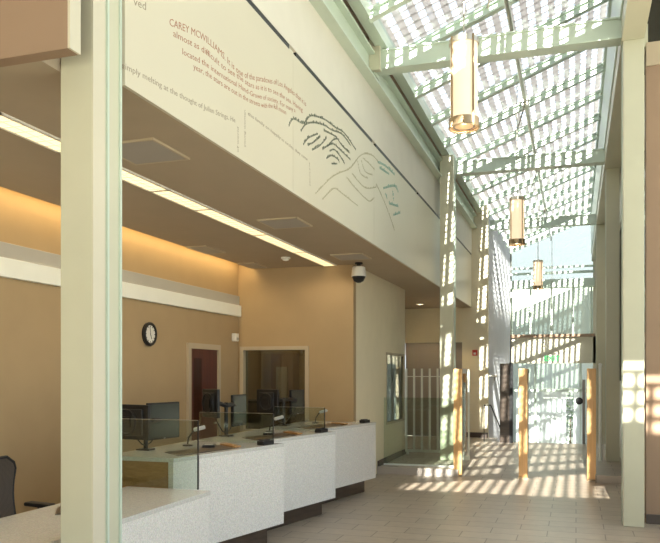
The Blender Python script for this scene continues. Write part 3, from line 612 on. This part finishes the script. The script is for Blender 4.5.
# ------------------------------------------------------------ fence and gates
t = thing('picket_fence', 'white metal picket fence between the corridor wall and far left column', 'fence', (-2.8, 15.0, .12))
wpart('bottom_rail', MB().box(-3.30, -2.25, 14.97, 15.0, .17, .22), 'picket', t)
wpart('wire_rail', MB().cyl((-3.32, 14.985, 1.70), (-2.25, 14.985, 1.70), .008), 'picket', t)
for x in [-3.28, -3.12, -2.96, -2.80, -2.64, -2.48]: wpart('picket', MB().box(x-.018, x+.018, 14.965, 15.003, .22, 1.86), 'picket', t)
for x in (-3.25, -2.3): wpart('foot', MB().box(x-.02, x+.02, 14.97, 15.0, .12, .17), 'picket', t)
t = thing('fence_gate', 'narrow white picket gate beside the left gate post', 'gate', (-2.1, 14.3, .12))
for x in (-2.16, -2.03, -1.93): wpart('picket', MB().box(x-.016, x+.016, 14.3, 14.33, .2, 1.84), 'picket', t)
wpart('bottom_rail', MB().box(-2.19, -1.91, 14.3, 14.33, .12, .2), 'picket', t); wpart('wire_rail', MB().cyl((-2.19, 14.32, 1.7), (-1.91, 14.32, 1.7), .007), 'picket', t)
t = thing('glass_guard', 'low clear glass guard panel along the left platform edge', 'glass panel', (-2.7, 13.1, .12))
wpart('pane', MB().box(-3.28, -2.0, 13.1, 13.112, .13, 1.33), 'screeng', t); wpart('shoe', MB().box(-3.28, -2.0, 13.09, 13.122, .12, .15), 'rail', t)
def gate(x, y, label, side):
    t = thing('gate_post', label, 'gate', (x, y, 0), 0, 'wooden walk through gate posts')
    part('front_post', MB().box(-.07, .07, -.06, .06, .03, 1.84, .006), 'post', t)
    part('foot_plate', MB().box(-.075, .075, -.065, .065, 0, .03), 'bronze', t)
    m = MB(); m.hull8([(-.05, .62, .36), (.05, .62, .36), (.05, .66, .36), (-.05, .66, .36)], [(-.05, .56, 1.76), (.05, .56, 1.76), (.05, .68, 1.76), (-.05, .68, 1.76)])
    part('rear_post', m, 'post', t)
    m = MB(); m.hull8([(-.012, .06, .12), (.012, .06, .12), (.012, .60, .40), (-.012, .60, .40)], [(-.012, .06, 1.72), (.012, .06, 1.72), (.012, .58, 1.72), (-.012, .58, 1.72)])
    part('side_panel', m, 'brown', t)
    part('top_cap', MB().box(-.06, .06, .06, .68, 1.76, 1.84, .005), 'whitep', t)
    part('glass_wing', MB().box(side*.05-.006, side*.05+.006, .1, .55, .3, 1.6), 'screeng', t)
gate(-1.92, 12.90, 'left wooden gate post beside the picket fence', 1); gate(-.84, 12.95, 'middle wooden gate post of the three', 1); gate(.24, 13.0, 'right wooden gate post by the green columns', -1)
t = thing('steel_bollard', 'thin pale steel upright right of the right gate post', 'post', (.43, 14.9, .12)); part('shaft', MB().cyl((0, 0, 0), (0, 0, 1.8), .03), 'rail', t, True); part('cap', MB().lathe([(.035, 1.8), (.035, 1.82), (.01, 1.83)]), 'rail', t)
# things past the gates
t = thing('door_leaf', 'open dark brown door leaf past the gates on the left', 'door', (-1.45, 18.2, .12))
wpart('panel', MB().box(-1.72, -1.50, 18.2, 18.25, .12, 2.0), 'kick', t); wpart('edge', MB().box(-1.50, -1.42, 18.2, 18.3, .12, 2.02), 'black', t)
t = thing('handrail', 'dark slender handrail descending past the gates at left', 'handrail', (-2.05, 18.6, .12))
wpart('rail', MB().tube([(-2.10, 18.3, 1.0), (-1.95, 18.35, 1.0), (-1.70, 19.2, .15)], .015), 'dark', t); wpart('baluster', MB().cyl((-2.10, 18.3, .12), (-2.10, 18.3, 1.0), .013), 'dark', t)
t = thing('wall_bracket', 'small steel wall bracket on the white ribbed wall', 'bracket', (-1.98, 20.0, 1.7)); part('plate', MB().box(-.2, -.18, -.06, .06, -.08, .08), 'metal', t); part('lever', MB().tube([(-.19, 0, 0), (-.05, 0, 0), (-.05, 0, -.12)], .02).box(-.12, .02, -.04, .04, -.03, .03, .01), 'metal', t)
def screenpanel(x0, x1, label):
    t = thing('corrugated_screen', label, 'screen', ((x0+x1)/2, 28.5, -1.1)); m = MB(); x = x0; k = 0
    while x < x1-.01: m.box(x, min(x+.09, x1), 28.48+(.05 if k % 2 else 0), 28.50+(.05 if k % 2 else 0), -1.0, 1.14); x += .09; k += 1
    wpart('sheet', m, 'corr', t); wpart('top_rail', MB().box(x0, x1, 28.46, 28.56, 1.14, 1.18), 'corr', t); wpart('base_rail', MB().box(x0, x1, 28.46, 28.56, -1.1, -1.0), 'shutter', t)
screenpanel(-2.1, -.34, 'wide pale grey corrugated low screen beyond the gates'); screenpanel(-.08, .26, 'narrow pale grey corrugated strip left of the right gate post')
t = thing('door_frame_post', 'thin dark upright with round black disc near the right gate', 'post', (.17, 18.5, .12)); part('upright', MB().box(-.03, .03, -.03, .03, 0, 1.5), 'shutter', t); part('disc', MB().cyl((-.1, -.05, 1.0), (-.1, -.01, 1.0), .085, n=24), 'black', t); part('disc_arm', MB().box(-.1, 0, -.01, .01, .98, 1.02), 'dark', t)
t = thing('exit_sign', 'small hanging green exit sign beyond the gates', 'sign', (-.6, 20.52, 2.06))
part('panel', MB().box(-.19, .19, -.02, .02, .0, .20, .004), 'pane', t); part('ceiling_plate', MB().box(-.1, .1, -.04, .04, .20, .24), 'whitep', t)
part('hanger_rod', MB().cyl((0, 0, .24), (0, 0, 3.565), .006), 'metal', t)
cu = bpy.data.curves.new('exit', 'FONT'); cu.body = 'EXIT'; cu.size = .19; cu.align_x = 'CENTER'; cu.extrude = .003; cu.offset = .006
o = bpy.data.objects.new('x', cu); C.objects.link(o); dg = bpy.context.evaluated_depsgraph_get(); dg.update(); me = bpy.data.meshes.new_from_object(o.evaluated_get(dg)); bpy.data.objects.remove(o)
me.transform(Matrix.Translation((0, -.024, .035)) @ Matrix.Rotation(PI/2, 4, 'X')); me.materials.clear(); me.materials.append(M['gtext']); o = bpy.data.objects.new('lettering', me); C.objects.link(o); o.parent = t
t = thing('fire_alarm', 'small red fire alarm on the far beige wall', 'alarm', (-2.47, 19.5, 2.22)); part('body', MB().box(-.065, .065, -.05, 0, 0, .15, .01), 'red', t); part('strobe', MB().box(-.03, .03, -.065, -.05, .03, .08, .004), 'whitep', t)
t = thing('downlight', 'round recessed downlight in the recess ceiling', 'light', (-3.64, 18.2, 3.47)); part('trim_ring', MB().ring((0, 0, -.005), .09, .012), 'whitep', t); part('lens', MB().lathe([(.08, -.004), (.08, .0)]), 'down', t)
l = bpy.data.lights.new('downlight_glow', 'SPOT'); l.energy = 25; l.spot_size = 2.0; l.color = (1, .75, .45); q = bpy.data.objects.new('downlight_glow', l); C.objects.link(q); q.parent = t; q.location = (0, 0, -.03)

# ------------------------------------------------------------ outside beyond the end wall
m = MB(); x = -6
while x < 5: m.box(x, x+.18, 31.0, 31.1, -1.5, 10); m.box(x+.18, x+.30, 31.0, 31.04, -1.5, 10); x += .3
tag(obj('neighbour_wall', m, 'corr2'), 'white corrugated wall outdoors seen through the end glazing', 'wall')
o = struct('ground_outside_bounce', MB().box(-8, 6, 27.2, 36, -1.6, -1.1).box(-40, 40, -50, -6.2, -.3, -.05).box(3.2, 40, -6.2, 40, -.3, -.05).box(-40, -8.1, -6.2, 40, -.3, -.05), 'asphalt')  # slabs beside and behind the hall added unseen, to bounce sunlight indoors
t = thing('shrub', 'small leafy green shrub outside the far doors', 'shrub', (-.2, 29.8, -1.1)); part('stem', MB().cyl((0, 0, 0), (0, 0, 1.2), .03), 'bark', t)
m = MB()
for k in range(260):
    p = Vector((random.gauss(0, .22), random.gauss(0, .2), random.uniform(.3, 2.4))); s = random.uniform(.04, .08)
    mat = Matrix.Translation(p) @ Matrix.Rotation(random.uniform(0, 6.3), 4, 'Z') @ Matrix.Rotation(random.uniform(0, 3), 4, 'X')
    v = [m.b.verts.new(mat @ Vector(c)) for c in ((-s, 0, 0), (0, -s*.4, .005), (s, 0, 0), (0, s*.4, .005))]; m.b.faces.new(v)
part('foliage', m, 'leaf', t)
